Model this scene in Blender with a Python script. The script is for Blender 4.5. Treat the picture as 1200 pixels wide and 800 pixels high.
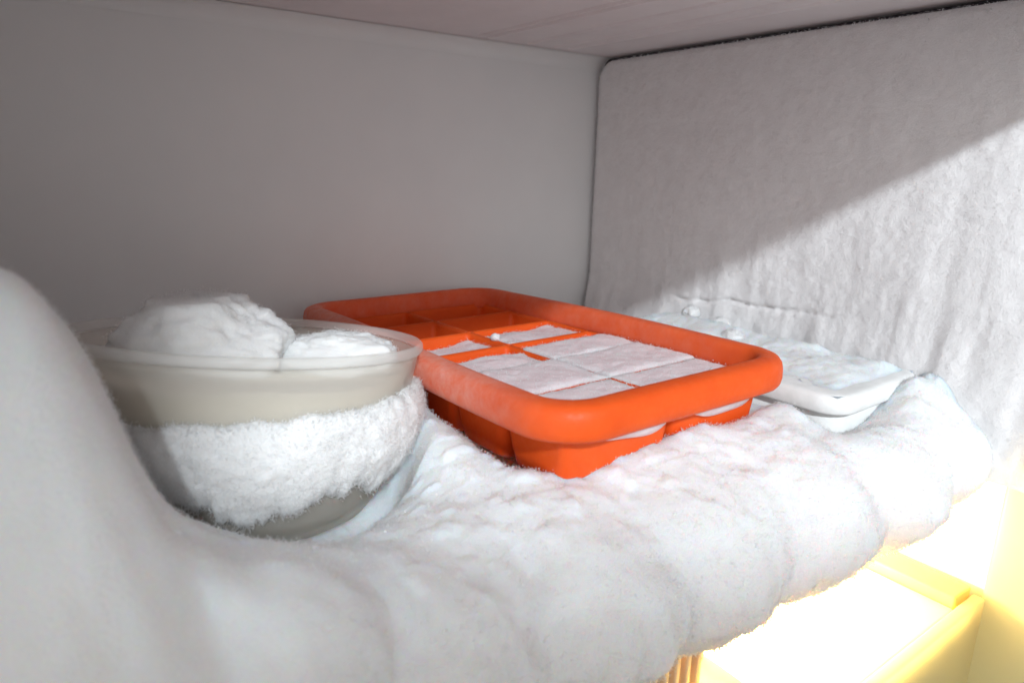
import bpy, bmesh, math
import numpy as np
from mathutils import Matrix, Vector

# ------------------------------------------------------------------ scene, camera, light
scn = bpy.context.scene
for o in list(bpy.data.objects):
    bpy.data.objects.remove(o)
COL = scn.collection
rng = np.random.default_rng(7)

CAM = np.array([-0.3965, -0.4383, 0.1160])
YAW, PITCH, ROLL = math.radians(36.06), math.radians(14.5), math.radians(1.262)


def camera_axes():
    cy, sy = math.cos(YAW), math.sin(YAW)
    fw = np.array([sy * math.cos(PITCH), cy * math.cos(PITCH), -math.sin(PITCH)])
    r = np.array([cy, -sy, 0.0])
    u = np.cross(r, fw)
    r2 = math.cos(ROLL) * r + math.sin(ROLL) * u
    u2 = -math.sin(ROLL) * r + math.cos(ROLL) * u
    return r2, u2, fw


cd = bpy.data.cameras.new('camera')
cam = bpy.data.objects.new('camera', cd)
COL.objects.link(cam)
r_, u_, f_ = camera_axes()
cam.matrix_world = Matrix(((r_[0], u_[0], -f_[0], CAM[0]), (r_[1], u_[1], -f_[1], CAM[1]),
                           (r_[2], u_[2], -f_[2], CAM[2]), (0, 0, 0, 1)))
cd.sensor_width = 36.0
cd.lens = 24.0
cd.clip_start = 0.01
cd.clip_end = 50
cd.dof.use_dof = True
cd.dof.focus_distance = 0.36
cd.dof.aperture_fstop = 14.0
scn.camera = cam

world = bpy.data.worlds.new('World')
scn.world = world
world.use_nodes = True
bg = world.node_tree.nodes['Background']
bg.inputs[0].default_value = (1.0, 0.985, 0.97, 1)
bg.inputs[1].default_value = 0.38

# daylight from the room: a small far lamp with left and lower shadow edges added by a node mask
LAMP = np.array([-0.72, -1.30, 0.72])
AIM_AZ, AIM_EL = math.radians(31.0), math.radians(-24.5)


def lamp_axes():
    a = np.array([math.sin(AIM_AZ) * math.cos(AIM_EL), math.cos(AIM_AZ) * math.cos(AIM_EL), math.sin(AIM_EL)])
    r = np.array([math.cos(AIM_AZ), -math.sin(AIM_AZ), 0.0])
    return r, np.cross(r, a), a


def lamp_uv(p):
    r, u, a = lamp_axes()
    d = np.asarray(p) - LAMP
    return d @ r / (d @ a), d @ u / (d @ a)


GATE_LEFT = lamp_uv((-0.3495, -0.205, 0.01))[0]
GATE_LOW = lamp_uv((-0.270, -0.312, 0.007))[1]
ld = bpy.data.lights.new('room_light', 'SPOT')
ld.energy = 82
ld.color = (0.885, 0.955, 1.0)
ld.spot_size = math.radians(60)
ld.spot_blend = 0.1
ld.shadow_soft_size = 0.034
lo = bpy.data.objects.new('room_light', ld)
COL.objects.link(lo)
lr, lu, la = lamp_axes()
lo.matrix_world = Matrix(((lr[0], lu[0], -la[0], LAMP[0]), (lr[1], lu[1], -la[1], LAMP[1]),
                          (lr[2], lu[2], -la[2], LAMP[2]), (0, 0, 0, 1)))
ld.use_nodes = True
nt = ld.node_tree
em = nt.nodes['Emission']
geo = nt.nodes.new('ShaderNodeNewGeometry')


def ldot(vec):
    n = nt.nodes.new('ShaderNodeVectorMath')
    n.operation = 'DOT_PRODUCT'
    n.inputs[1].default_value = tuple(vec)
    nt.links.new(geo.outputs['Incoming'], n.inputs[0])
    return n.outputs['Value']


def lmath(op, a, b):
    n = nt.nodes.new('ShaderNodeMath')
    n.operation = op
    for i, q in enumerate((a, b)):
        if isinstance(q, float):
            n.inputs[i].default_value = q
        else:
            nt.links.new(q, n.inputs[i])
    return n.outputs[0]


def lstep(v, edge, soft):
    n = nt.nodes.new('ShaderNodeMapRange')
    n.interpolation_type = 'SMOOTHSTEP'
    nt.links.new(v, n.inputs[0])
    n.inputs[1].default_value = edge - soft
    n.inputs[2].default_value = edge + soft
    return n.outputs[0]


dz = ldot(la)
gx = lstep(lmath('DIVIDE', ldot(lr), dz), float(GATE_LEFT), 0.014)
gy = lstep(lmath('DIVIDE', ldot(lu), dz), float(GATE_LOW), 0.005)
nt.links.new(lmath('MULTIPLY', gx, gy), em.inputs['Strength'])

# large soft fill lamp added behind the camera to brighten the back wall
wd = bpy.data.lights.new('soft_fill', 'AREA')
wd.shape = 'RECTANGLE'
wd.size, wd.size_y = 1.3, 0.9
wd.energy = 8.0
wd.color = (1.0, 0.98, 0.965)
wo = bpy.data.objects.new('soft_fill', wd)
COL.objects.link(wo)
wo.location = (-1.05, -1.60, 0.30)
wo.rotation_euler = (Vector((-0.10, 0.0, 0.08)) - Vector(wo.location)).to_track_quat('-Z', 'Y').to_euler()

scn.view_settings.view_transform = 'Standard'
scn.view_settings.look = 'None'
scn.view_settings.exposure = 0.0
scn.view_settings.gamma = 1.0
scn.render.engine = 'CYCLES'
scn.cycles.max_bounces = 14
scn.cycles.diffuse_bounces = 10
scn.cycles.transparent_max_bounces = 8


# ------------------------------------------------------------------ noise
def _hash(i, j, k, seed):
    h = (i * 374761393 + j * 668265263 + k * 2147483647 + seed * 1274126177) & 0xFFFFFFFF
    h = ((h ^ (h >> 13)) * 1274126177) & 0xFFFFFFFF
    h = ((h ^ (h >> 16)) * 2246822519) & 0xFFFFFFFF
    return ((h ^ (h >> 15)) & 0xFFFFFF) / float(0xFFFFFF)


def vnoise(p, seed=0):
    p = np.asarray(p, float)
    i = np.floor(p).astype(np.int64)
    f = p - i
    f = f * f * f * (f * (f * 6 - 15) + 10)
    out = 0
    for dx in (0, 1):
        for dy in (0, 1):
            for dzz in (0, 1):
                w = (f[..., 0] if dx else 1 - f[..., 0]) * (f[..., 1] if dy else 1 - f[..., 1]) * \
                    (f[..., 2] if dzz else 1 - f[..., 2])
                out = out + w * _hash(i[..., 0] + dx, i[..., 1] + dy, i[..., 2] + dzz, seed)
    return out * 2 - 1


def fbm(p, scale, octaves=4, seed=0, gain=0.5):
    p = np.asarray(p, float) / scale
    s, a, t = 0, 1.0, 0
    for o in range(octaves):
        s = s + a * vnoise(p * (2.03 ** o) + 17.3 * o, seed + o)
        t += a
        a *= gain
    return s / t


def sstep(x, a, b):
    t = np.clip((x - a) / (b - a), 0, 1)
    return t * t * (3 - 2 * t)


# ------------------------------------------------------------------ materials
MATS = {}


def nmat(name):
    m = bpy.data.materials.new(name)
    m.use_nodes = True
    MATS[name] = m
    return m, m.node_tree, m.node_tree.nodes['Principled BSDF']


def add_noise(t, scale, detail=4, rough=0.6, stretch=None):
    tc = t.nodes.new('ShaderNodeTexCoord')
    mp = t.nodes.new('ShaderNodeMapping')
    if stretch:
        mp.inputs['Scale'].default_value = stretch
    t.links.new(tc.outputs['Object'], mp.inputs[0])
    n = t.nodes.new('ShaderNodeTexNoise')
    n.inputs['Scale'].default_value = scale
    n.inputs['Detail'].default_value = detail
    n.inputs['Roughness'].default_value = rough
    t.links.new(mp.outputs[0], n.inputs['Vector'])
    return n.outputs['Fac']


def add_bump(t, b, fac, dist, strength=1.0, prev=None):
    n = t.nodes.new('ShaderNodeBump')
    n.inputs['Strength'].default_value = strength
    n.inputs['Distance'].default_value = dist
    t.links.new(fac, n.inputs['Height'])
    if prev:
        t.links.new(prev, n.inputs['Normal'])
    t.links.new(n.outputs[0], b.inputs['Normal'])
    return n.outputs[0]


def add_ramp(t, fac, stops, target):
    r = t.nodes.new('ShaderNodeValToRGB')
    els = r.color_ramp.elements
    els[0].position, els[0].color = stops[0][0], (*stops[0][1], 1)
    els[1].position, els[1].color = stops[-1][0], (*stops[-1][1], 1)
    for p, c in stops[1:-1]:
        e = els.new(p)
        e.color = (*c, 1)
    t.links.new(fac, r.inputs[0])
    t.links.new(r.outputs[0], target)


def frost_material(name, c0, c1, sss=0.6, radius=(0.010, 0.0085, 0.0075), fine=2600, bump=0.0006):
    m, t, b = nmat(name)
    add_ramp(t, add_noise(t, 90, 4), [(0.3, c0), (0.7, c1)], b.inputs['Base Color'])
    b.inputs['Roughness'].default_value = 0.75
    b.inputs['Specular IOR Level'].default_value = 0.25
    b.inputs['Subsurface Weight'].default_value = sss
    b.inputs['Subsurface Radius'].default_value = radius
    b.inputs['Subsurface Scale'].default_value = 1.0
    p = add_bump(t, b, add_noise(t, 420, 5, 0.7), 0.0009, 0.7)
    add_bump(t, b, add_noise(t, fine, 3, 0.7), bump, 0.8, p)
    return m


frost_material('frost', (0.84, 0.855, 0.865), (0.89, 0.90, 0.905), sss=0.8, radius=(0.024, 0.012, 0.007))
frost_material('plate_frost', (0.84, 0.83, 0.835), (0.905, 0.90, 0.905), sss=0.5, radius=(0.005, 0.005, 0.005))
frost_material('snow', (0.82, 0.825, 0.82), (0.90, 0.90, 0.90), sss=0.5)
frost_material('ice', (0.76, 0.60, 0.63), (0.85, 0.73, 0.755), sss=0.8, radius=(0.010, 0.006, 0.006), bump=0.0003)
frost_material('bowl_ice', (0.72, 0.67, 0.57), (0.80, 0.75, 0.66), sss=0.3)

m, t, b = nmat('needle')
b.inputs['Base Color'].default_value = (0.945, 0.955, 0.96, 1)
b.inputs['Roughness'].default_value = 0.5
b.inputs['Specular IOR Level'].default_value = 0.3
tr = t.nodes.new('ShaderNodeBsdfTranslucent')
tr.inputs[0].default_value = (0.96, 0.965, 0.97, 1)
mx = t.nodes.new('ShaderNodeMixShader')
mx.inputs[0].default_value = 0.58
t.links.new(b.outputs[0], mx.inputs[1])
t.links.new(tr.outputs[0], mx.inputs[2])
t.links.new(mx.outputs[0], t.nodes['Material Output'].inputs[0])

m, t, b = nmat('sparkle')
b.inputs['Base Color'].default_value = (0.95, 0.96, 0.97, 1)
b.inputs['Roughness'].default_value = 0.15
b.inputs['Specular IOR Level'].default_value = 1.0

m, t, b = nmat('liner')
add_ramp(t, add_noise(t, 14, 3), [(0.3, (0.70, 0.71, 0.715)), (0.7, (0.74, 0.745, 0.745))], b.inputs['Base Color'])
b.inputs['Roughness'].default_value = 0.5
b.inputs['Specular IOR Level'].default_value = 0.3
add_bump(t, b, add_noise(t, 900, 2), 0.0002, 0.25)

m, t, b = nmat('ceiling_liner')
add_ramp(t, add_noise(t, 30, 4), [(0.3, (0.70, 0.66, 0.665)), (0.7, (0.75, 0.71, 0.715))], b.inputs['Base Color'])
b.inputs['Roughness'].default_value = 0.55
add_bump(t, b, add_noise(t, 700, 3), 0.0003, 0.4)

m, t, b = nmat('gap_shade')  # dark colour paints the shade in the gap round the side plate
b.inputs['Base Color'].default_value = (0.085, 0.075, 0.088, 1)
b.inputs['Roughness'].default_value = 0.8

def silicone(name):
    m, t, b = nmat(name)
    add_ramp(t, add_noise(t, 60, 4), [(0.3, (0.66, 0.075, 0.008)), (0.75, (0.74, 0.098, 0.012))], b.inputs['Base Color'])
    b.inputs['Roughness'].default_value = 0.5
    b.inputs['Specular IOR Level'].default_value = 0.22
    b.inputs['Subsurface Weight'].default_value = 0.25
    b.inputs['Subsurface Radius'].default_value = (0.004, 0.001, 0.0004)
    b.inputs['Subsurface Scale'].default_value = 1.0
    add_ramp(t, add_noise(t, 350, 5, 0.7), [(0.35, (0.45,) * 3), (0.7, (0.70,) * 3)], b.inputs['Roughness'])
    add_bump(t, b, add_noise(t, 500, 4), 0.0003, 0.35)
    return t, b


silicone('silicone')
# the long side of the rim carries a thin film of rime
t, b = silicone('frosted_silicone')
src = b.inputs['Base Color'].links[0].from_socket
tc = t.nodes.new('ShaderNodeTexCoord')
sx = t.nodes.new('ShaderNodeSeparateXYZ')
t.links.new(tc.outputs['Object'], sx.inputs[0])
mr = t.nodes.new('ShaderNodeMapRange')
mr.interpolation_type = 'SMOOTHSTEP'
t.links.new(sx.outputs[0], mr.inputs[0])
mr.inputs[1].default_value, mr.inputs[2].default_value = -0.050, -0.066
mr.inputs[3].default_value = 0.30
mr2 = t.nodes.new('ShaderNodeMapRange')
t.links.new(add_noise(t, 160, 5, 0.7), mr2.inputs[0])
mr2.inputs[1].default_value, mr2.inputs[2].default_value = 0.30, 0.75
mr2.inputs[3].default_value, mr2.inputs[4].default_value = 0.10, 0.42
mu = t.nodes.new('ShaderNodeMath')
mu.operation = 'MULTIPLY'
t.links.new(mr.outputs[0], mu.inputs[0])
t.links.new(mr2.outputs[0], mu.inputs[1])
mc = t.nodes.new('ShaderNodeMixRGB')
mr3 = t.nodes.new('ShaderNodeMapRange')
mr3.interpolation_type = 'SMOOTHSTEP'
t.links.new(sx.outputs[1], mr3.inputs[0])
mr3.inputs[1].default_value, mr3.inputs[2].default_value = -0.125, -0.055
mu2 = t.nodes.new('ShaderNodeMath')
mu2.operation = 'MULTIPLY'
t.links.new(mu.outputs[0], mu2.inputs[0])
t.links.new(mr3.outputs[0], mu2.inputs[1])
t.links.new(mu2.outputs[0], mc.inputs[0])
t.links.new(src, mc.inputs[1])
mc.inputs[2].default_value = (0.72, 0.62, 0.58, 1)
t.links.new(mc.outputs[0], b.inputs['Base Color'])

m, t, b = nmat('bowl_plastic')
add_ramp(t, add_noise(t, 40, 4), [(0.3, (0.83, 0.81, 0.76)), (0.7, (0.87, 0.85, 0.81))], b.inputs['Base Color'])
b.inputs['Roughness'].default_value = 0.38
tr = t.nodes.new('ShaderNodeBsdfTranslucent')
tr.inputs[0].default_value = (0.84, 0.81, 0.74, 1)
tp = t.nodes.new('ShaderNodeBsdfTransparent')
tp.inputs[0].default_value = (0.98, 0.975, 0.96, 1)
mx = t.nodes.new('ShaderNodeMixShader')
mx.inputs[0].default_value = 0.45
mx2 = t.nodes.new('ShaderNodeMixShader')
mx2.inputs[0].default_value = 0.60
t.links.new(b.outputs[0], mx.inputs[1])
t.links.new(tr.outputs[0], mx.inputs[2])
t.links.new(mx.outputs[0], mx2.inputs[1])
t.links.new(tp.outputs[0], mx2.inputs[2])
t.links.new(mx2.outputs[0], t.nodes['Material Output'].inputs[0])
add_bump(t, b, add_noise(t, 300, 4), 0.0002, 0.4)

m2 = MATS['bowl_plastic'].copy()
m2.name = 'bowl_rim'
MATS['bowl_rim'] = m2
for nd in m2.node_tree.nodes:
    if nd.type == 'VALTORGB':
        nd.color_ramp.elements[0].color = (0.86, 0.86, 0.85, 1)
        nd.color_ramp.elements[1].color = (0.90, 0.90, 0.89, 1)
    if nd.type == 'BSDF_TRANSLUCENT':
        nd.inputs[0].default_value = (0.90, 0.90, 0.89, 1)

m, t, b = nmat('box_plastic')
add_ramp(t, add_noise(t, 70, 5), [(0.3, (0.66, 0.67, 0.66)), (0.7, (0.76, 0.77, 0.77))], b.inputs['Base Color'])
b.inputs['Roughness'].default_value = 0.75
b.inputs['Specular IOR Level'].default_value = 0.2
b.inputs['Subsurface Weight'].default_value = 0.4
b.inputs['Subsurface Radius'].default_value = (0.005, 0.005, 0.005)
add_bump(t, b, add_noise(t, 500, 4), 0.0003, 0.5)

m, t, b = nmat('fridge_liner')
add_ramp(t, add_noise(t, 12, 3), [(0.3, (0.80, 0.76, 0.62)), (0.7, (0.84, 0.80, 0.67))], b.inputs['Base Color'])
b.inputs['Roughness'].default_value = 0.4
m, t, b = nmat('tray_plastic')
add_ramp(t, add_noise(t, 20, 3), [(0.3, (0.88, 0.82, 0.54)), (0.7, (0.90, 0.85, 0.60))], b.inputs['Base Color'])
b.inputs['Roughness'].default_value = 0.35
tr = t.nodes.new('ShaderNodeBsdfTranslucent')
tr.inputs[0].default_value = (0.96, 0.93, 0.72, 1)
mx = t.nodes.new('ShaderNodeMixShader')
mx.inputs[0].default_value = 0.65
t.links.new(b.outputs[0], mx.inputs[1])
t.links.new(tr.outputs[0], mx.inputs[2])
t.links.new(mx.outputs[0], t.nodes['Material Output'].inputs[0])
m, t, b = nmat('cover_plastic')
add_ramp(t, add_noise(t, 40, 3), [(0.3, (0.68, 0.50, 0.32)), (0.7, (0.74, 0.56, 0.38))], b.inputs['Base Color'])
b.inputs['Roughness'].default_value = 0.4
b.inputs['Subsurface Weight'].default_value = 0.3
b.inputs['Subsurface Radius'].default_value = (0.006, 0.003, 0.0015)
m, t, b = nmat('rail_plastic')
add_ramp(t, add_noise(t, 20, 3), [(0.3, (0.66, 0.47, 0.12)), (0.7, (0.72, 0.53, 0.16))], b.inputs['Base Color'])
b.inputs['Roughness'].default_value = 0.4
m, t, b = nmat('metal')
b.inputs['Base Color'].default_value = (0.55, 0.55, 0.56, 1)
b.inputs['Metallic'].default_value = 1.0
b.inputs['Roughness'].default_value = 0.45
m, t, b = nmat('bulb')
b.inputs['Base Color'].default_value = (1, 0.85, 0.6, 1)
b.inputs['Emission Color'].default_value = (1.0, 0.74, 0.36, 1)
b.inputs['Emission Strength'].default_value = 60.0


# ------------------------------------------------------------------ mesh helpers
def mesh_obj(name, verts, faces, mat, parent=None, smooth=True):
    me = bpy.data.meshes.new(name)
    v = np.asarray(verts, np.float32)
    if isinstance(faces, np.ndarray):
        k = faces.shape[1]
        nf = len(faces)
        me.vertices.add(len(v))
        me.vertices.foreach_set('co', v.ravel())
        me.loops.add(nf * k)
        me.loops.foreach_set('vertex_index', faces.astype(np.int32).ravel())
        me.polygons.add(nf)
        me.polygons.foreach_set('loop_start', np.arange(0, nf * k, k, dtype=np.int32))
        me.update(calc_edges=True)
    else:
        me.from_pydata([tuple(map(float, q)) for q in v], [], faces)
        bm = bmesh.new()
        bm.from_mesh(me)
        bmesh.ops.recalc_face_normals(bm, faces=bm.faces)
        bm.to_mesh(me)
        bm.free()
    me.validate()
    if smooth:
        me.polygons.foreach_set('use_smooth', np.ones(len(me.polygons), bool))
    me.materials.append(MATS[mat])
    o = bpy.data.objects.new(name, me)
    COL.objects.link(o)
    if parent:
        o.parent = parent
    return o


def tag(o, label=None, cat=None, group=None, kind=None):
    if label:
        o['label'] = label
    if cat:
        o['category'] = cat
    if group:
        o['group'] = group
    if kind:
        o['kind'] = kind
    return o


def empty(name, mat=None):
    o = bpy.data.objects.new(name, None)
    COL.objects.link(o)
    if mat is not None:
        o.matrix_world = mat
    o.empty_display_size = 0.02
    return o


def grid_faces(nu, nv, wrap_v=False):
    i = np.arange(nu - 1)[:, None]
    j = np.arange(nv if wrap_v else nv - 1)[None, :]
    j2 = (j + 1) % nv
    a = i * nv + j
    b_ = (i + 1) * nv + j
    c = (i + 1) * nv + j2
    d = i * nv + j2
    return np.stack([a, b_, c, d], -1).reshape(-1, 4)


def facing(P, faces, out):
    """turn a grid's faces so that they look along the outward directions given per vertex"""
    q = P.reshape(-1, 3)
    o_ = out.reshape(-1, 3)
    k = faces[:: max(1, len(faces) // 4000)]
    n = np.cross(q[k[:, 1]] - q[k[:, 0]], q[k[:, 3]] - q[k[:, 0]])
    return faces if (n * o_[k[:, 0]]).sum() > 0 else faces[:, ::-1]


def grid_normals(P):
    du = np.gradient(P, axis=0)
    dv = np.gradient(P, axis=1)
    n = np.cross(du, dv)
    return n / (np.linalg.norm(n, axis=-1, keepdims=True) + 1e-12)


def box(x0, x1, y0, y1, z0, z1, bev=0.0):
    v = [(x, y, z) for x in (x0, x1) for y in (y0, y1) for z in (z0, z1)]
    f = [(0, 1, 3, 2), (4, 6, 7, 5), (0, 4, 5, 1), (2, 3, 7, 6), (0, 2, 6, 4), (1, 5, 7, 3)]
    return v, f


def box_obj(name, dims, mat, parent=None, bev=0.0015):
    v, f = box(*dims)
    o = mesh_obj(name, v, f, mat, parent, smooth=False)
    if bev:
        md = o.modifiers.new('bevel', 'BEVEL')
        md.width = bev
        md.segments = 3
        for p in o.data.polygons:
            p.use_smooth = True
    return o


def needles(name, pts, nrm, n, lo, hi, wide, parent, spread=0.55, weight=None, mat='needle', seed=1, scale=None):
    """small ice needles standing on a surface, one mesh"""
    g = np.random.default_rng(seed)
    pts = pts.reshape(-1, 3)
    nrm = nrm.reshape(-1, 3)
    pr = None
    if weight is not None:
        pr = weight.ravel() / weight.sum()
    k = g.choice(len(pts), n, p=pr)
    c = pts[k] + g.normal(0, 0.0006, (n, 3)) - nrm[k] * 0.0002
    d = nrm[k] + g.normal(0, spread, (n, 3))
    d /= np.linalg.norm(d, axis=1, keepdims=True)
    L = lo + (hi - lo) * g.random((n, 1)) ** 2.2
    if scale is not None:
        L = L * scale.ravel()[k][:, None]
    a = np.cross(d, g.normal(size=(n, 3)))
    a /= np.linalg.norm(a, axis=1, keepdims=True)
    b2 = np.cross(d, a)
    w = wide * (0.6 + 0.8 * g.random((n, 1)))
    if scale is not None:
        w = w * (0.4 + 0.6 * scale.ravel()[k][:, None])
    V = np.stack([c + a * w, c - 0.5 * a * w + 0.87 * b2 * w, c - 0.5 * a * w - 0.87 * b2 * w, c + d * L], 1)
    base = np.arange(n)[:, None] * 4
    F = np.concatenate([base + np.array([[0, 1, 3]]), base + np.array([[1, 2, 3]]), base + np.array([[2, 0, 3]])], 0)
    o = mesh_obj(name, V.reshape(-1, 3), F, mat, parent, smooth=False)
    tag(o, kind='stuff')
    return o


# ------------------------------------------------------------------ the setting: freezer compartment
H = 0.20
XL = -0.475
tag(box_obj('back_wall', (XL - 0.02, 0.03, 0.0, 0.02, -0.36, H + 0.02), 'liner', bev=0), kind='structure')
ceil = tag(box_obj('ceiling', (XL - 0.02, 0.03, -0.352, -0.0005, H, H + 0.02), 'ceiling_liner', bev=0), kind='structure')
# soft fillet where the ceiling turns into the back wall
n = 9
fv, ff = [], []
for i in range(n):
    a = math.pi / 2 * i / (n - 1)
    y, z = -0.010 + 0.010 * math.sin(a), H - 0.010 + 0.010 * math.cos(a)
    fv += [(XL, y - 0.0003, z - 0.0003), (0.008, y - 0.0003, z - 0.0003)]
ff = [(2 * i, 2 * i + 1, 2 * i + 3, 2 * i + 2) for i in range(n - 1)]
mesh_obj('corner_fillet', fv, ff, 'liner', ceil)
# shallow pressed channels running front to back along the ceiling
for x in (-0.045, -0.060, -0.083, -0.115, -0.124):
    cv, cf = [], []
    nn = 40
    for i in range(nn):
        y = -0.335 + 0.315 * i / (nn - 1)
        xx = x + 0.0015 * math.sin(9 * y + x * 70)
        for k, (dx, dzz) in enumerate(((-0.0020, 0.0002), (-0.0008, -0.0013), (0.0008, -0.0013), (0.0020, 0.0002))):
            cv.append((xx + dx, y, H + dzz))
    for i in range(nn - 1):
        for k in range(3):
            q = i * 4 + k
            cf.append((q, q + 1, q + 5, q + 4))
    mesh_obj('channel', cv, cf, 'ceiling_liner', ceil)
hd = tag(box_obj('front_header', (XL - 0.02, 0.03, -0.372, -0.3525, 0.1745 + 0.004, H + 0.02), 'ceiling_liner', bev=0.004),
         kind='structure')
tag(box_obj('left_wall', (XL - 0.02, XL, -0.352, -0.0005, -0.36, H - 0.0005), 'liner', bev=0), kind='structure')
rw = tag(box_obj('right_wall', (0.0095, 0.03, -0.372, -0.0005, -0.030, H - 0.0005), 'gap_shade', bev=0), kind='structure')
rw['label'] = 'side wall behind the frosted plate, coloured dark for the shade in the gap'

# frosted evaporator plate on the right-hand side
NY, NZ = 300, 200
yy = np.linspace(-0.0048, -0.366, NY)
zz = np.linspace(-0.026, H - 0.0028, NZ)
Y, Z = np.meshgrid(yy, zz, indexing='ij')
RC = 0.016
cy0, cz0 = yy[0] - RC, zz[-1] - RC
dy, dz_ = np.clip(Y - cy0, 0, None), np.clip(Z - cz0, 0, None)
rad = np.hypot(dy, dz_)
cheb = np.maximum(dy, dz_)
sc = np.where(rad > 1e-9, np.minimum(1, cheb / np.maximum(rad, 1e-9)), 1)
Y = np.where(dy > 0, cy0 + dy * sc, Y)
Z = np.where(dz_ > 0, cz0 + dz_ * sc, Z)
Q = np.stack([Y, Z * 0.16, 0 * Y], -1)
streak = fbm(Q, 0.013, 3, 3, 0.4)
soft = fbm(np.stack([Y, Z, 0 * Y], -1), 0.03, 4, 9)
fine = fbm(np.stack([Y, Z, 0 * Y], -1), 0.004, 3, 21)
low = sstep(Z, 0.11, 0.0)
front = sstep(Y, -0.17, -0.34)
thick = 0.004 + 0.0012 * streak * (0.10 + 1.5 * low + 0.7 * front) + 0.0014 * soft * (0.15 + low) + 0.0004 * fine
thick = thick + 0.024 * front * sstep(Z, 0.15, 0.0) + 0.006 * sstep(Z, 0.035, -0.005)
# a ragged crack where the wall frost has parted from the shelf frost
crack_z = 0.0275 + 0.004 * fbm(np.stack([Y, 0 * Y, 0 * Y], -1), 0.03, 3, 5) - 0.06 * (Y + 0.16)
crack = np.exp(-((Z - crack_z) / 0.0013) ** 2) * sstep(Y, -0.245, -0.19) * sstep(Y, -0.09, -0.12)
thick = thick - 0.0035 * crack * (0.5 + 0.8 * np.clip(fbm(np.stack([Y, Z, Z], -1), 0.008, 2, 8) + 0.4, 0, 1))
edge = np.minimum(np.minimum(np.arange(NY)[:, None], 60), (NZ - 1 - np.arange(NZ))[None, :])
thick = np.where(edge == 0, -0.006, thick * np.clip(0.55 + edge / 8.0, 0, 1))
P = np.stack([0.002 - thick, Y, Z], -1)
plate = mesh_obj('side_wall_frost', P.reshape(-1, 3), facing(P, grid_faces(NY, NZ), np.tile([-1.0, 0, 0], P.shape[:2] + (1,))), 'plate_frost')
tag(plate, 'thin furry frost coating the side plate with vertical streaks', 'frost', kind='stuff')
N_ = -grid_normals(P)
N_ = np.where(N_[..., :1] > 0, -N_, N_)
needles('frost_needles', P[1:], N_[1:], 150000, 0.0002, 0.0009, 0.00015, plate, seed=3)
ew = np.exp(-(edge / 2.0)) * (edge > 0)
needles('edge_needles', P[1:], N_[1:], 3500, 0.0004, 0.0015, 0.0003, plate, spread=0.9, weight=ew[1:], seed=4)

# the shelf: a metal plate buried in frost
tag(box_obj('freezer_shelf', (XL + 0.001, 0.008, -0.295, -0.001, -0.040, -0.034), 'metal', bev=0.001), kind='structure')

# ------------------------------------------------------------------ shelf frost
BOWL = np.array([-0.3255, -0.1635])
CRE = np.array([-0.490, -0.425, -0.372, -0.331, -0.279, -0.228, -0.176, -0.121, -0.070, -0.028, 0.03])
AMP = 0.72 * np.array([0.008, 0.009, 0.009, 0.011, 0.012, 0.011, 0.011, 0.009, 0.006, 0.004])


def lobe(x):
    k = np.clip(np.searchsorted(CRE, x) - 1, 0, len(AMP) - 1)
    f = (x - CRE[k]) / (CRE[k + 1] - CRE[k])
    q = np.clip(1 - (2 * f - 1) ** 2, 0, 1)
    return AMP[k] * (np.sqrt(q * q + 0.02) - 0.6)


def mound_profile(pts):
    gx = np.linspace(-0.50, 0.01, 1021)
    gz = np.interp(gx, [q[0] for q in pts], [q[1] for q in pts])
    k = np.exp(-0.5 * (np.arange(-18, 19) / 6.0) ** 2)
    gz = np.convolve(np.pad(gz, 18, mode='edge'), k / k.sum(), 'valid')
    return lambda x: np.interp(x, gx, gz)


mound_a = mound_profile([(-0.48, 0.118), (-0.425, 0.110), (-0.399, 0.094), (-0.39, 0.080), (-0.382, 0.058), (-0.378, 0.030), (-0.370, 0.015),
                         (-0.355, 0.003), (-0.335, -0.012), (-0.30, -0.04)])
mound_b = mound_profile([(-0.48, 0.118), (-0.425, 0.112), (-0.395, 0.096), (-0.386, 0.066), (-0.377, 0.036), (-0.360, 0.020), (-0.340, 0.010),
                         (-0.320, 0.000), (-0.29, -0.02)])
mound_c = mound_profile([(-0.48, 0.116), (-0.425, 0.108), (-0.395, 0.090), (-0.380, 0.062), (-0.365, 0.044), (-0.345, 0.027), (-0.325, 0.011),
                         (-0.305, -0.002), (-0.28, -0.02)])


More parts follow.
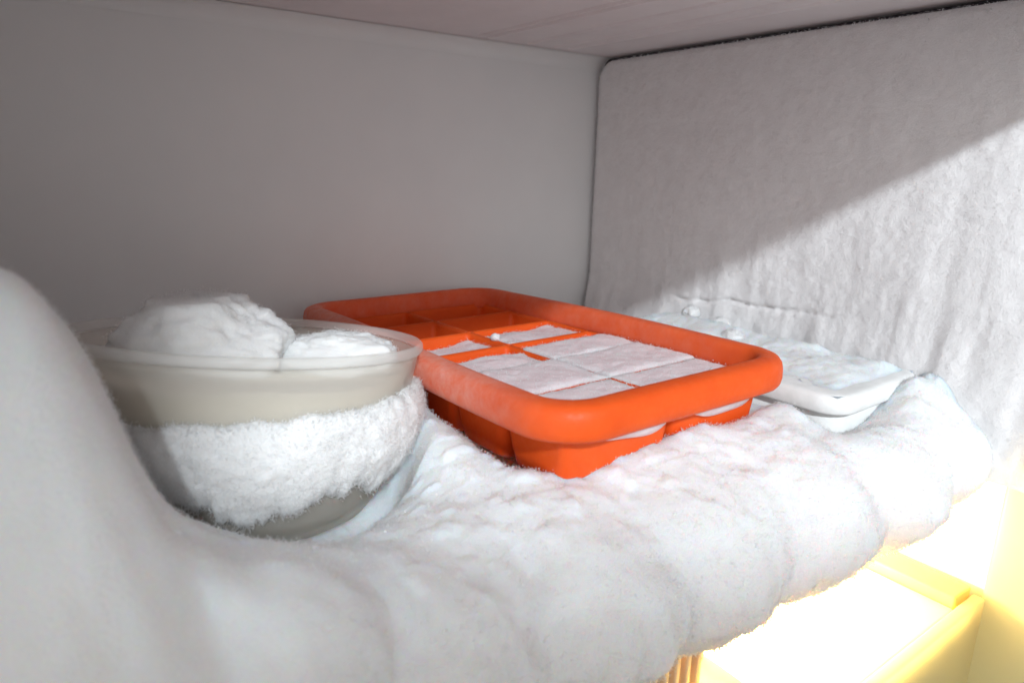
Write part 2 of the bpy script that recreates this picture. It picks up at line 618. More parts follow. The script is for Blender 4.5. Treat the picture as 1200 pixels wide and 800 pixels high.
def top_height(x, y):
    """offset of the frost above the nominal crest level"""
    p = np.stack([x, y, 0 * x], -1)
    h = 0.0030 * fbm(p, 0.030, 3, 11, 0.4) + 0.0014 * (np.abs(fbm(p, 0.018, 2, 13, 0.45)) - 0.25) + 0.0020 * np.clip(fbm(p, 0.007, 2, 15), 0, 1) + 0.0004 * fbm(p, 0.004, 2, 14)
    r = np.hypot(x - BOWL[0], y - BOWL[1])
    h = h - 0.024 * sstep(r, 0.078, 0.056) * sstep(x, -0.258, -0.288)
    h = h - 0.024 * np.exp(-(((x + 0.336) / 0.034) ** 2 + ((y + 0.238) / 0.026) ** 2))
    # trough between the bowl and the front lobes on its right
    h = h - 0.012 * np.exp(-(((x + 0.300) / 0.016) ** 2 + ((y + 0.218) / 0.020) ** 2))
    # rise towards the mound at the left and a hump in front of the bowl
    h = h + 0.011 * np.exp(-(((x + 0.347) / 0.013) ** 2 + ((y + 0.256) / 0.014) ** 2))
    # ridge pushed up against the tray's long side
    h = h + 0.014 * np.exp(-(((x + 0.268) / 0.017) ** 2)) * sstep(y, -0.06, -0.13) * sstep(y, -0.31, -0.20)
    h = h + 0.006 * np.exp(-(((y + 0.272) / 0.014) ** 2)) * sstep(x, -0.27, -0.25)
    # flat bed under the tray and under the container
    bed = sstep(x, -0.258, -0.249) * sstep(x, -0.112, -0.122) * sstep(y, -0.268, -0.255)
    h = h * (1 - bed) - 0.011 * bed
    bed2 = sstep(x, -0.116, -0.106) * sstep(y, -0.300, -0.276) * sstep(y, -0.10, -0.12) * sstep(x, -0.006, -0.024)
    h = h - 0.007 * np.exp(-(((x + 0.088) / 0.030) ** 2 + ((y + 0.292) / 0.012) ** 2))
    h = h * (1 - bed2) - 0.021 * bed2
    # heap along the side wall
    h = h - 0.006 * sstep(x, -0.05, 0.0) * sstep(y, -0.29, -0.24)
    h = h + 0.004 * sstep(x, -0.050, 0.003) * sstep(y, -0.245, -0.275)
    h = h + 0.003 * fbm(p, 0.014, 3, 31) * sstep(x, -0.05, -0.025)
    h = h + 0.015 * np.exp(-(((x + 0.020) / 0.042) ** 2 + ((y + 0.282) / 0.024) ** 2)) * (1 + 0.5 * fbm(p, 0.012, 3, 36))
    h = h - 0.016 * sstep(y, -0.12, -0.04) * sstep(x, -0.27, -0.25)
    # rounded mound growing out of the left-hand side
    fw = sstep(y, -0.255, -0.292)
    fc = sstep(y, -0.290, -0.325)
    hm = mound_a(x) * (1 - fw) + mound_b(x) * fw
    hm = hm * (1 - fc) + mound_c(x) * fc
    hm = hm - 0.005 * sstep(x, -0.38, -0.41)
    hm = hm * sstep(y, -0.175, -0.245) - 0.03 * (1 - sstep(y, -0.175, -0.245))
    hm = hm + 0.004 * fbm(p, 0.05, 2, 75) * sstep(x, -0.36, -0.40) + 0.0014 * fbm(p, 0.013, 3, 76)
    kk = 0.012
    b = np.clip(0.5 + 0.5 * (hm - h) / kk, 0, 1)
    h = h * (1 - b) + hm * b + kk * b * (1 - b)
    return h


NX = 620
NS1, NS2, NS3 = 250, 170, 40
xs = np.linspace(XL + 0.0005, 0.004, NX)
zc_x = np.interp(xs, [-0.475, -0.30, -0.21, -0.14, 0.0], [-0.034, -0.034, -0.031, -0.024, -0.015])
rz_x = np.interp(xs, [-0.475, -0.30, -0.21, -0.14, 0.0], [0.034, 0.034, 0.030, 0.029, 0.028])
YF, RY = 0.330, 0.046
yf_x = np.interp(xs, [-0.475, -0.33, -0.28, -0.21, -0.14, 0.0], [0.322, 0.306, 0.308, 0.320, 0.330, 0.330])
rows = []
for s in range(NS1 + NS2 + NS3):
    if s < NS1:
        y = -0.002 - (YF - RY - 0.002) * s / NS1
        rows.append((y, 1.0, 0, 0))
    elif s < NS1 + NS2:
        a = math.radians(90 - 185 * (s - NS1) / NS2)
        rows.append((-(YF - RY) - RY * math.cos(a), math.sin(a), max(0, math.cos(a)), 1))
    else:
        k = (s - NS1 - NS2) / NS3
        rows.append((-(YF - RY) + 0.14 * k, -1.0 + 0.25 * k, 0, 2))
rows = np.array(rows)
X = np.repeat(xs[:, None], len(rows), 1)
Yb = np.repeat(rows[None, :, 0], NX, 0)
Zb = zc_x[:, None] + rz_x[:, None] * rows[None, :, 1]
fr = np.repeat(rows[None, :, 2], NX, 0)
arc = np.repeat(rows[None, :, 3], NX, 0)
base = np.stack([X, Yb, Zb], -1)
warp = 0.010 * fbm(base, 0.05, 3, 41) + 0.004 * fbm(base, 0.015, 2, 42)
lb = lobe(X + warp + 0.10 * (Zb + 0.03) * np.sin(40 * X))
lowpart = sstep(Zb, -0.012, -0.055)
crest = sstep(Yb, -0.262, -0.30)
nb = 0.0045 * fbm(base, 0.034, 3, 51, 0.4) + 0.0018 * (np.abs(fbm(base, 0.024, 2, 52, 0.4)) - 0.25) + 0.0012 * np.clip(fbm(base, 0.007, 2, 57), 0, 1)
# fine vertical flutes low on the front where melt has run
flute = np.sqrt(fbm(np.stack([X + 0.3 * warp, 0.3 * Zb, 0 * X], -1), 0.009, 2, 53) ** 2 + 0.012)
bulge = (lb + nb) * np.maximum(fr, 0.35 * crest) - 0.0060 * (0.35 - flute) * (0.06 * fr + 0.94 * lowpart) * np.maximum(fr, 0.3)
Xs, Ys, Zs = X.copy(), Yb + (YF - yf_x)[:, None] * sstep(Yb, -0.20, -0.285), Zb.copy()
ny = -fr
nz = np.where(arc == 1, rows[None, :, 1], 0)
Ys = Ys + bulge * ny
Zs = Zs + bulge * nz * 0.8
wtop = np.where(arc == 0, 1.0, np.where(arc == 1, np.clip(rows[None, :, 1], 0, 1) ** 1.5, 0))
Zs = Zs + wtop * top_height(X, Yb) + 0.22 * lb * crest * np.clip(rows[None, :, 1], 0, 1)
rag = fbm(np.stack([X, 0 * X, 0 * X], -1), 0.012, 4, 61)
Zs = Zs + 0.0045 * rag * (arc == 1) * lowpart + 0.002 * rag * (arc == 2)
Ps = np.stack([Xs, Ys, Zs], -1)
Ns = grid_normals(Ps)
flip = Ns[:, NS1 // 2, 2].mean() < 0
if flip:
    Ns = -Ns
shelf_frost = mesh_obj('shelf_frost', Ps.reshape(-1, 3), facing(Ps, grid_faces(NX, len(rows)), Ns), 'frost')
tag(shelf_frost, 'thick lobed white frost covering the shelf and its drooping front edge', 'frost', kind='stuff')
wts = np.ones(Ps.shape[:2])
wts[:, :88] = 0.3
wts[:, NS1 + NS2:] = 0.1
area = np.linalg.norm(np.cross(np.gradient(Ps, axis=0), np.gradient(Ps, axis=1)), axis=-1)
wts = wts * area / area.mean()
needles('frost_needles', Ps, Ns, 430000, 0.0004, 0.0011, 0.00016, shelf_frost, weight=wts, seed=5, spread=0.5,
        scale=0.5 + 0.5 * sstep(X, -0.385, -0.335))
fringe = np.zeros(Ps.shape[:2])
fringe[:, NS1 + int(NS2 * 0.58):NS1 + int(NS2 * 0.95)] = 1
needles('edge_needles', Ps, Ns, 26000, 0.0006, 0.0024, 0.00018, shelf_frost, weight=fringe, seed=15)

# ------------------------------------------------------------------ ice tray
TO = np.array([-0.118, -0.020, 0.030])
TL, TW = 0.256, 0.146
tth, ttl = math.radians(1.017), math.radians(-1.524)
e1 = np.array([math.sin(tth), -math.cos(tth), 0])
e2 = np.array([math.cos(tth), math.sin(tth), 0])
e1 = e1 * math.cos(ttl) + np.array([0, 0, -math.sin(ttl)])
en = np.cross(e2, -e1)
en /= np.linalg.norm(en)
ctr = TO + e1 * TL / 2 - e2 * TW / 2
TM = Matrix(((e2[0], -e1[0], en[0], ctr[0]), (e2[1], -e1[1], en[1], ctr[1]), (e2[2], -e1[2], en[2], ctr[2]), (0, 0, 0, 1)))
tray = empty('ice_cube_tray', TM)
tag(tray, 'bright orange silicone ice cube tray with thick rounded rim and twelve cells', 'ice tray')
RIMW = 0.0128
IL, IW = TL - 2 * RIMW, TW - 2 * RIMW          # inner opening (y, x)
PX, PY = IW / 2, IL / 6
DIV = -0.0115                                   # divider tops below the rim top


def rounded_path(hx, hy, r, n=10):
    pts = []
    for (sx, sy, a0) in ((1, 1, 0), (-1, 1, 90), (-1, -1, 180), (1, -1, 270)):
        for k in range(n + 1):
            a = math.radians(a0 + 90 * k / n)
            pts.append((sx * (hx - r) + r * math.cos(a), sy * (hy - r) + r * math.sin(a), math.cos(a), math.sin(a)))
    return pts


prof = [(0.0012, -0.0135), (0.0002, -0.0120), (0.0002, -0.0085), (0.0008, -0.0040), (0.0018, -0.0011), (0.0032, -0.0002),
        (0.0052, 0.0), (0.0088, -0.0004), (0.0110, -0.0013), (0.0123, -0.0031), (0.0129, -0.0056), (0.0130, -0.0095), (0.0124, -0.0122),
        (0.0112, -0.0138), (0.0090, -0.0143), (0.0060, -0.0142), (0.0030, -0.0138)]
path = rounded_path(IW / 2, IL / 2, 0.0125)
# extra points along the straights so the rim can sag a little
dense = []
for i in range(len(path)):
    a, b_ = path[i], path[(i + 1) % len(path)]
    dense.append(a)
    gap = math.hypot(b_[0] - a[0], b_[1] - a[1])
    k = int(gap / 0.008)
    for j in range(1, k):
        q = j / k
        dense.append(tuple(a[m_] * (1 - q) + b_[m_] * q for m_ in range(4)))
rv = []
for (x, y, nx, ny_) in dense:
    wob = 0.0006 * math.sin(31 * y + 3) * abs(nx) + 0.0005 * math.sin(45 * x) * abs(ny_)
    dzr = 0.0007 * math.sin(22 * y + 1.0 + 9 * x)
    for (o_, h_) in prof:
        rv.append((x + nx * (o_ + wob), y + ny_ * (o_ + wob), h_ + dzr))
rf = []
n_, k_ = len(dense), len(prof)
for i in range(n_):
    for j in range(k_):
        rf.append((i * k_ + j, ((i + 1) % n_) * k_ + j, ((i + 1) % n_) * k_ + (j + 1) % k_, i * k_ + (j + 1) % k_))
rim = mesh_obj('rim', rv, rf, 'frosted_silicone', tray)


def loft(sections, n=5, close_last=True):
    """rounded-rectangle sections (hx, hy, r, z) joined in order"""
    v, f = [], []
    for (hx, hy, r, z) in sections:
        for (x, y, _, _) in rounded_path(hx, hy, r, n):
            v.append((x, y, z))
    m_ = 4 * (n + 1)
    for i in range(len(sections) - 1):
        for j in range(m_):
            f.append((i * m_ + j, i * m_ + (j + 1) % m_, (i + 1) * m_ + (j + 1) % m_, (i + 1) * m_ + j))
    if close_last:
        f.append(tuple((len(sections) - 1) * m_ + j for j in range(m_))[::-1])
    return v, f


CD = 0.0275  # cell depth below divider tops
hx, hy = PX / 2 - 0.0001, PY / 2 - 0.0001
secs = [(hx - 0.0060, hy - 0.0050, 0.004, DIV - CD), (hx - 0.0030, hy - 0.0028, 0.0055, DIV - CD + 0.0025),
        (hx - 0.0018, hy - 0.0018, 0.005, DIV - CD + 0.009), (hx - 0.0004, hy - 0.0004, 0.003, DIV - 0.002), (hx, hy, 0.002, DIV),
        (hx - 0.0009, hy - 0.0009, 0.0022, DIV + 0.0002), (hx - 0.0013, hy - 0.0013, 0.003, DIV - 0.002),
        (hx - 0.0030, hy - 0.0030, 0.0045, DIV - CD + 0.009), (hx - 0.0050, hy - 0.0046, 0.004, DIV - CD + 0.0032),
        (hx - 0.0075, hy - 0.0065, 0.003, DIV - CD + 0.0015)]
cvv, cff = loft(secs)
m_ = 24
cff.append(tuple(range(m_)))
cell0 = None
centres = {}
for col in range(2):
    for row in range(6):
        cx = (col - 0.5) * PX
        cy = -IL / 2 + (row + 0.5) * PY          # row 0 at the front
        if cell0 is None:
            cell0 = mesh_obj('cell', cvv, [tuple(reversed(q)) for q in cff], 'silicone', tray)
            c = cell0
        else:
            c = cell0.copy()
            COL.objects.link(c)
            c.parent = tray
        c.location = (cx, cy, 0)
        centres[(col, row)] = (cx, cy)
# slivers of frost grown under the front rim
for (x0, x1, za, zb_) in ((-0.050, -0.004, -0.0150, -0.0250), (0.004, 0.052, -0.0150, -0.0270)):
    nn = 36
    sv, sf = [], []
    for i in range(nn):
        q = i / (nn - 1)
        x = x0 + (x1 - x0) * q
        k = (4 * q * (1 - q)) ** 0.6 * (0.90 + 0.10 * math.sin(7 * q + x0 * 90))
        yf_ = -IL / 2 - 0.0030
        lowz = za + (zb_ - za) * k * (0.55 + 0.45 * q)
        for (yy_, z_) in ((yf_ + 0.006, za + 0.001), (yf_ - 0.0018, za + 0.001), (yf_ - 0.0014 * k, (za + lowz) / 2), (yf_ + 0.0012, lowz),
                          (yf_ + 0.0065, lowz - 0.0004)):
            sv.append((x, yy_, z_))
    for i in range(nn - 1):
        for j in range(4):
            sf.append((i * 5 + j, i * 5 + j + 1, (i + 1) * 5 + j + 1, (i + 1) * 5 + j))
    o = mesh_obj('frost_sliver', sv, sf, 'ice', tray)
    o['label'] = 'pinkish frost sliver under the rim'

# ice in the cells: each cube is a thing of its own
ICE = {(0, 0): (0.0006, 0.0006), (1, 0): (0.0010, 0.0008), (0, 1): (0.0016, 0.0016), (1, 1): (0.0016, 0.0016),
       (0, 2): (-0.0006, 0.0030), (1, 2): (0.0012, 0.0022), (0, 3): (-0.0035, 0.0022), (1, 3): (-0.0012, 0.0016)}
SIDE = {0: 'bowl side', 1: 'container side'}
ROWN = {0: 'end cell at the shelf edge', 1: 'second cell from the shelf edge', 2: 'third cell from the shelf edge',
        3: 'fourth cell from the shelf edge'}
for (col, row), (lift, rough) in ICE.items():
    cx, cy = centres[(col, row)]
    nx_, ny_ = 64, 44
    ex, ey = hx - 0.0002, hy - 0.0002
    if row in (1, 2):
        ex, ey = hx + 0.0003, hy + 0.0004
    if row == 3:
        ex, ey = hx - 0.0018, hy - 0.0018
    U, Vv = np.meshgrid(np.linspace(-1, 1, nx_), np.linspace(-1, 1, ny_), indexing='ij')
    gx_, gy_ = U * ex, Vv * ey
    wp = np.stack([gx_ + cx, gy_ + cy, 0 * gx_], -1)
    ed = np.minimum(1 - np.abs(U), (1 - np.abs(Vv)) * ey / ex)
    zt = DIV + lift + 0.6 * rough * fbm(wp, 0.022, 2, 81 + col * 7 + row, 0.35) + 0.0004 * fbm(wp, 0.004, 2, 90)
    if row == 2:
        zt = zt - 0.006 * sstep(Vv, 0.2, 1.0) * (1 if col == 0 else 0.6)
    if row == 3:
        zt = zt - 0.002 * sstep(Vv, 0.0, 1.0) + 0.002 * sstep(U * Vv, 0.3, 0.9)
    zt = zt - 0.0016 * np.exp(-ed / 0.035)
    # knock the edges ragged
    rag = 1 + 0.012 * fbm(wp, 0.004, 3, 95)
    top = np.stack([gx_ * rag, gy_ * rag, zt], -1)
    V = [top.reshape(-1, 3)]
    F = list(map(tuple, grid_faces(nx_, ny_)))
    ring = [(i, 0) for i in range(nx_)] + [(nx_ - 1, j) for j in range(1, ny_)] + [(i, ny_ - 1) for i in range(nx_ - 2, -1, -1)] + \
           [(0, j) for j in range(ny_ - 2, 0, -1)]
    rid = [i * ny_ + j for i, j in ring]
    nv0 = nx_ * ny_
    zlow = DIV - CD + 0.010
    lowr = np.array([(top[i, j, 0] * 0.86, top[i, j, 1] * 0.80, zlow) for i, j in ring])
    midr = np.array([(np.clip(top[i, j, 0], -hx + 0.0015, hx - 0.0015), np.clip(top[i, j, 1], -hy + 0.0015, hy - 0.0015),
                      min(zt[i, j], DIV) - 0.0015) for i, j in ring])
    V += [midr, lowr]
    nr = len(ring)
    for k in range(nr):
        k2 = (k + 1) % nr
        F.append((rid[k2], rid[k], nv0 + k, nv0 + k2))
        F.append((nv0 + k2, nv0 + k, nv0 + nr + k, nv0 + nr + k2))
    F.append(tuple(nv0 + nr + k for k in range(nr))[::-1])
    o = mesh_obj('ice_cube', np.concatenate(V), F, 'ice')
    o.matrix_world = TM @ Matrix.Translation((cx, cy, 0))
    tag(o, 'pale pink ice in the %s, %s of tray' % (ROWN[row], SIDE[col]), 'ice cube', 'ice cubes in the tray')
    edw = np.exp(-ed / 0.03) + 0.15
    pw = top.reshape(-1, 3)
    needles('frost_needles', pw, np.tile([0, 0, 1.0], (len(pw), 1)), 1500, 0.0003, 0.0012, 0.00015, o, weight=edw, seed=100 + row * 2 + col)


# ------------------------------------------------------------------ lumps
def lump(name, centre, radii, seed, mat='snow', amp=0.18, res=(70, 90), rotz=0.0, flat=None, scale=0.5, matrix=None):
    th = np.linspace(-math.pi / 2, math.pi / 2, res[0])
    ph = np.linspace(0, 2 * math.pi, res[1], endpoint=False)
    TH, PH = np.meshgrid(th, ph, indexing='ij')
    d = np.stack([np.cos(TH) * np.cos(PH), np.cos(TH) * np.sin(PH), np.sin(TH)], -1)
    r = 1 + amp * fbm(d, scale, 4, seed) + 0.05 * fbm(d, 0.12, 3, seed + 9)
    P = d * r[..., None]
    if flat:
        for (axis, lim) in flat:
            s = 1 if lim > 0 else -1
            ex = np.clip(s * P[..., axis] - abs(lim), 0, None)
            P[..., axis] -= s * ex * 0.92
    P = P * np.array(radii)
    o = mesh_obj(name, P.reshape(-1, 3), facing(P, grid_faces(res[0], res[1], True), d), mat)
    o.matrix_world = Matrix.Translation(centre) @ Matrix.Rotation(rotz, 4, 'Z')
    return o, P, d


# ------------------------------------------------------------------ the bowl
BN = Vector((0.125, 0.082, 0.989)).normalized()
BX = Vector((1, 0, 0)) - BN * BN.x
BX.normalize()
BY = BN.cross(BX)
BC = Vector((-0.3235, -0.1625, 0.0488))
BS = 1.03
BM = Matrix(((BX.x, BY.x, BN.x, BC.x), (BX.y, BY.y, BN.y, BC.y), (BX.z, BY.z, BN.z, BC.z), (0, 0, 0, 1)))
BM = BM @ Matrix.Scale(BS, 4)
bowl = empty('plastic_bowl', BM)
tag(bowl, 'round translucent plastic bowl with a furry band of frost round its outside', 'bowl')


def lathe(prof, n=128):
    v, f = [], []
    for (r, z) in prof:
        for k in range(n):
            a = 2 * math.pi * k / n
            v.append((r * math.cos(a), r * math.sin(a), z))
    for i in range(len(prof) - 1):
        for k in range(n):
            f.append((i * n + k, i * n + (k + 1) % n, (i + 1) * n + (k + 1) % n, (i + 1) * n + k))
    return v, f


outer = [(0.0, -0.0720), (0.032, -0.0720), (0.0400, -0.0708), (0.0462, -0.0670), (0.0515, -0.0595), (0.0550, -0.0490), (0.0578, -0.0380),
         (0.0603, -0.0250), (0.0622, -0.0130), (0.0632, -0.0065)]
inner = [(r - 0.0013, z) for (r, z) in reversed(outer[4:])] + [(0.043, -0.0660), (0.036, -0.0690), (0.0, -0.0698)]
v, f = lathe(outer + [(0.0636, -0.0045), (0.0624, -0.0040)] + inner)
mesh_obj('body', v, f, 'bowl_plastic', bowl)
rimp = [(0.0622, -0.0034), (0.0636, -0.0042), (0.0646, -0.0040), (0.0652, -0.0032), (0.0653, -0.0020), (0.0650, -0.0008), (0.0644, -0.0002),
        (0.0637, -0.0002), (0.0630, -0.0008), (0.0625, -0.0020), (0.0622, -0.0034)]
v, f = lathe(rimp)
mesh_obj('rim', v, f, 'bowl_rim', bowl)


def outer_r(z):
    zz_ = [q[1] for q in outer[1:]]
    return np.interp(z, zz_, [q[0] for q in outer[1:]])


# frost band: ragged top and bottom, thickest on the side facing the tray
NH, NP = 110, 460
hh = np.linspace(0, 1, NH)
pp = np.linspace(0, 2 * math.pi, NP, endpoint=False)
HH, PP = np.meshgrid(hh, pp, indexing='ij')
ring3 = np.stack([np.cos(PP), np.sin(PP), 0 * PP], -1)
ztop = -0.0215 + 0.0024 * fbm(ring3, 0.14, 4, 201, 0.6) + 0.0050 * np.cos(PP + 0.30)
zbot = -0.0505 + 0.0055 * fbm(ring3, 0.26, 3, 202) + 0.0048 * fbm(ring3, 0.06, 4, 203, 0.6) - 0.004 * np.exp(-((PP - 4.35) / 0.30) ** 2)
zb = zbot + (ztop - zbot) * HH
rr = outer_r(zb)
prof_t = (np.clip(4 * HH * (1 - HH), 0, 1)) ** 0.45
side = 0.55 + 0.45 * np.cos(PP - 5.9)
pt = np.stack([rr * np.cos(PP), rr * np.sin(PP), zb], -1)
th_ = prof_t * (0.0030 + 0.0040 * side + 0.0024 * fbm(pt, 0.014, 4, 205) + 0.0006 * fbm(pt, 0.004, 2, 206))
fade = np.where((HH < 0.001) | (HH > 0.999), -0.0006, 0)
rr = rr + th_ + fade
Pb = np.stack([rr * np.cos(PP), rr * np.sin(PP), zb], -1)
band = mesh_obj('frost_band', Pb.reshape(-1, 3), facing(Pb, grid_faces(NH, NP, True), ring3), 'snow', bowl)
band['label'] = 'furry white frost band round the bowl'
Nb = np.stack([np.cos(PP), np.sin(PP), 0.25 * (2 * HH - 1)], -1)
Nb /= np.linalg.norm(Nb, axis=-1, keepdims=True)
needles('frost_needles', Pb, Nb, 60000, 0.0004, 0.0012, 0.00014, band, seed=8)
rimw = np.exp(-np.minimum(HH, 1 - HH) / 0.03)
Ne = Nb.copy()
Ne[..., 2] += np.where(HH > 0.5, 0.7, -1.0)
Ne /= np.linalg.norm(Ne, axis=-1, keepdims=True)
needles('edge_needles', Pb, Ne, 9000, 0.0006, 0.0024, 0.00022, band, weight=rimw, seed=9)

# frozen contents
nr_, na_ = 40, 96
v, f = [], []
for i in range(nr_):
    r = 0.0595 * i / (nr_ - 1)
    for k in range(na_):
        a = 2 * math.pi * k / na_
        v.append((r * math.cos(a), r * math.sin(a), -0.0125))
v = np.array(v)
v[:, 2] += 0.0016 * fbm(v, 0.014, 4, 211)
f = [tuple(q) for q in grid_faces(nr_, na_, True)]
nb0 = len(v)
lowv = np.array([(0.050 * math.cos(2 * math.pi * k / na_), 0.050 * math.sin(2 * math.pi * k / na_), -0.052) for k in range(na_)])
v = np.concatenate([v, lowv])
for k in range(na_):
    k2 = (k + 1) % na_
    f.append(((nr_ - 1) * na_ + k, nb0 + k, nb0 + k2, (nr_ - 1) * na_ + k2))
f.append(tuple(nb0 + k for k in range(na_)))
o = mesh_obj('frozen_contents', v, f, 'bowl_ice')
o.matrix_world = BM
tag(o, 'frozen beige block filling the plastic bowl', 'ice')


def in_bowl(x, y, z):
    return BM @ Vector((x, y, z))


o, P, d = lump('snow_lump', in_bowl(-0.020, -0.006, -0.006), (0.031, 0.024, 0.022), 301, rotz=-0.55, amp=0.34, flat=[(2, 0.92)], scale=0.7)
tag(o, 'big rounded snow lump rising above the rim of the bowl', 'snow lump')
needles('frost_needles', P, d, 12000, 0.0003, 0.0009, 0.00014, o, seed=10)
o, P, d = lump('snow_lump', in_bowl(0.026, -0.019, -0.009), (0.029, 0.015, 0.0125), 322, rotz=-0.62, amp=0.30, flat=[(0, 0.80)], scale=0.7)
tag(o, 'low flat-ended snow lump lying inside the bowl rim', 'snow lump')
needles('frost_needles', P, d, 7000, 0.0003, 0.0009, 0.00014, o, seed=11)

# ------------------------------------------------------------------ plastic container by the side wall
ct = empty('plastic_container', Matrix.Translation((-0.0620, -0.200, -0.0175)) @ Matrix.Rotation(math.radians(1.5), 4, 'Z'))
tag(ct, 'flat translucent white plastic container half buried in frost beside the tray', 'container')
v, f = loft([(0.034, 0.078, 0.010, 0.0), (0.0365, 0.0825, 0.012, 0.003), (0.0390, 0.0850, 0.012, 0.0255)], n=6)
f.append(tuple(range(28))[::-1])
mesh_obj('body', v, [tuple(reversed(q)) for q in f], 'box_plastic', ct)
v, f = loft([(0.0388, 0.0848, 0.012, 0.0232), (0.0416, 0.0876, 0.013, 0.0236), (0.0425, 0.0885, 0.013, 0.0250), (0.0423, 0.0883, 0.013, 0.0310),
             (0.0412, 0.0872, 0.0125, 0.0326), (0.0390, 0.0850, 0.0115, 0.0331), (0.0365, 0.0820, 0.010, 0.0332)], n=6)
f.append(tuple(range(28))[::-1])
mesh_obj('lid', v, [tuple(reversed(q)) for q in f], 'box_plastic', ct)

# uneven frost grown over the lid, leaving its tray-side corner bare
n1, n2 = 90, 150
U, W_ = np.meshgrid(np.linspace(-0.0390, 0.0390, n1), np.linspace(-0.0850, 0.0850, n2), indexing='ij')
pl3 = np.stack([U, W_, 0 * U], -1)
cov = 0.0024 + 0.0034 * fbm(pl3, 0.026, 4, 501) + 0.0010 * fbm(pl3, 0.005, 3, 503) + 0.0020 * sstep(U, -0.005, 0.045)
cov = cov - 0.004 * sstep(U, -0.015, -0.040)
ee = np.minimum(0.0390 - np.abs(U), 0.0850 - np.abs(W_)) - 0.002 * (1 + fbm(pl3, 0.012, 3, 507))
cov = np.where(cov > 0, cov, 0.15 * cov) * sstep(ee, 0.001, 0.010) - 0.0006 * (1 - sstep(ee, 0.002, 0.006))
P = np.stack([U, W_, 0.0333 + cov], -1)
o = mesh_obj('frost_cover', P.reshape(-1, 3), facing(P, grid_faces(n1, n2), np.tile([0, 0, 1.0], P.shape[:2] + (1,))), 'frost', ct)
o['label'] = 'uneven frost grown over the lid'
needles('frost_needles', P[cov > 0.0005], np.tile([0.0, 0, 1], (int((cov > 0.0005).sum()), 1)), 14000, 0.0003, 0.0010, 0.00015, o, seed=33)

# crumbs of frost
CR = [((-0.078, -0.227, 0.0165), 0.0060, 'loose frost crumb lying on the white container lid'),
      ((-0.050, -0.190, 0.0175), 0.0070, 'flattened frost crumb against the wall side of the container lid'),
      ((-0.030, -0.165, 0.0185), 0.0075, 'round frost crumb between container and frosted wall'),
      ((-0.022, -0.135, 0.0190), 0.0070, 'frost crumb at the foot of the frosted wall'),
      ((-0.060, -0.250, 0.0165), 0.0045, 'small frost crumb on the front half of the container lid')]
for i, (c, r, lab) in enumerate(CR):
    o, P, d = lump('frost_crumb', c, (r, r * 0.8, r * 0.55), 400 + i, rotz=i * 1.3, amp=0.45, res=(28, 36), scale=0.8)
    tag(o, lab, 'frost crumb', 'loose frost crumbs')
    needles('frost_needles', P, d, 1500, 0.0003, 0.0010, 0.00022, o, seed=20 + i)
for i, ((u, w), r, lab) in enumerate((((-0.046, -0.108), 0.0042, 'tiny snow crumb on the ice near the tray corner facing the bowl'),
                                      ((0.036, -0.107), 0.0050, 'snow crumb on the end ice near the tray corner facing the container'),
                                      ((0.000, 0.012), 0.0028, 'snow crumb where four tray cells meet'))):
    p = TM @ Vector((u, w, DIV + 0.0022))
    o, P, d = lump('snow_crumb', p, (r, r * 0.75, r * 0.7), 440 + i, rotz=i, amp=0.5, res=(24, 30), scale=0.8)
    tag(o, lab, 'snow crumb', 'snow crumbs on the ice tray')

# sparkling crystals scattered over the lit frost
g = np.random.default_rng(77)


def sparkles(parent, pts, n, lo, hi):
    k = g.choice(len(pts), n)
    c = pts[k]
    V, F = [], []
    for i in range(n):
        d = g.normal(size=(6, 3))
        d = np.array([[1, 0, 0], [-1, 0, 0], [0, 1, 0], [0, -1, 0], [0, 0, 1], [0, 0, -1]], float)
        q, _ = np.linalg.qr(g.normal(size=(3, 3)))
        s = lo + (hi - lo) * g.random() ** 2
        V.append(c[i] + d @ q.T * s * np.array([1, 1, 1]))
        b0 = i * 6
        F += [(b0 + a, b0 + b_, b0 + c_) for (a, b_, c_) in ((0, 2, 4), (2, 1, 4), (1, 3, 4), (3, 0, 4), (2, 0, 5), (1, 2, 5), (3, 1, 5), (0, 3, 5))]
    o = mesh_obj('sparkles', np.concatenate(V), np.array(F), 'sparkle', parent, smooth=False)
    tag(o, kind='stuff')


sparkles(shelf_frost, (Ps + Ns * 0.0005)[:, 60:NS1 + NS2 - 30].reshape(-1, 3), 1800, 0.00016, 0.00042)
sparkles(plate, (P_ := np.stack([0.0012 - thick, Y, Z], -1))[20:, :-12].reshape(-1, 3), 350, 0.0002, 0.00045)
sparkles(band, (Pb + Nb * 0.0005).reshape(-1, 3), 200, 0.0002, 0.0004)

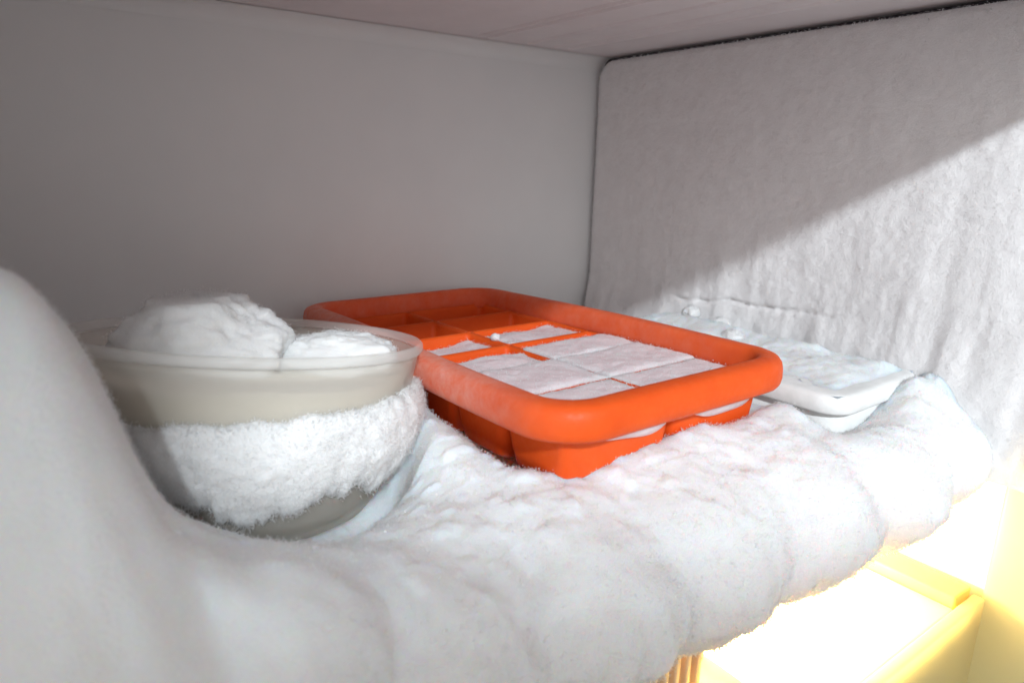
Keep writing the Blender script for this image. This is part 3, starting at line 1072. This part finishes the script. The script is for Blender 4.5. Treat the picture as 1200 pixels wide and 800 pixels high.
# ------------------------------------------------------------------ the fridge below the shelf
tag(box_obj('fridge_side_wall', (0.0045, 0.03, -0.327, -0.0005, -0.36, -0.0305), 'fridge_liner', bev=0), kind='structure')
tag(box_obj('fridge_front_trim', (0.0010, 0.03, -0.372, -0.3275, -0.36, -0.0305), 'tray_plastic', bev=0.002), kind='structure')
ch = empty('chill_tray', Matrix.Translation((-0.15, -0.17, -0.13)))
tag(ch, 'pale yellow plastic tray under the frosty shelf, brightly lit', 'tray')


def cbox(name, dims, mat='tray_plastic', bev=0.0015):
    x0, x1, y0, y1, z0, z1 = dims
    return box_obj(name, (x0 + 0.15, x1 + 0.15, y0 + 0.17, y1 + 0.17, z0 + 0.13, z1 + 0.13), mat, ch, bev)


cbox('base', (-0.40, -0.0195, -0.323, -0.02, -0.112, -0.106), 'fridge_liner')
cbox('side_rail', (-0.0190, 0.0010, -0.3225, -0.02, -0.112, -0.1000), 'rail_plastic')
cbox('front_panel', (-0.40, 0.0005, -0.330, -0.3235, -0.20, -0.1035))
cbox('partition', (-0.193, -0.185, -0.3225, -0.02, -0.1055, -0.080))

# ribbed lamp cover hanging under the shelf
lc = empty('lamp_cover', Matrix.Translation((-0.208, -0.272, -0.062)))
tag(lc, 'ribbed translucent amber lamp cover under the frosty shelf edge', 'lamp cover')
box_obj('housing', (-0.050, 0.022, -0.020, 0.060, -0.034, 0.0), 'cover_plastic', lc, 0.004)
for i in range(10):
    rib_ = box_obj('rib', (-0.048 + i * 0.0066, -0.0452 + i * 0.0066, -0.0232, -0.0195, -0.031, -0.003), 'cover_plastic', lc, 0.0008)

# the lit bulb
bl = empty('fridge_lamp', Matrix.Translation((-0.105, -0.228, -0.064)))
tag(bl, 'glowing fridge bulb under the shelf by the side wall', 'lamp')
v, f = lathe([(0.0, -0.014), (0.005, -0.013), (0.009, -0.009), (0.010, -0.004), (0.008, 0.003), (0.005, 0.008), (0.0045, 0.012)], 24)
mesh_obj('bulb', v, f, 'bulb', bl)
v, f = lathe([(0.0, 0.018), (0.006, 0.018), (0.0062, 0.011), (0.0, 0.011)], 24)
mesh_obj('socket', v, f, 'metal', bl)
pl = bpy.data.lights.new('bulb_light', 'POINT')
pl.energy = 6.0
pl.color = (1.0, 0.74, 0.30)
pl.shadow_soft_size = 0.012
po = bpy.data.objects.new('bulb_light', pl)
COL.objects.link(po)
po.parent = bl
po.location = (0, 0, -0.018)
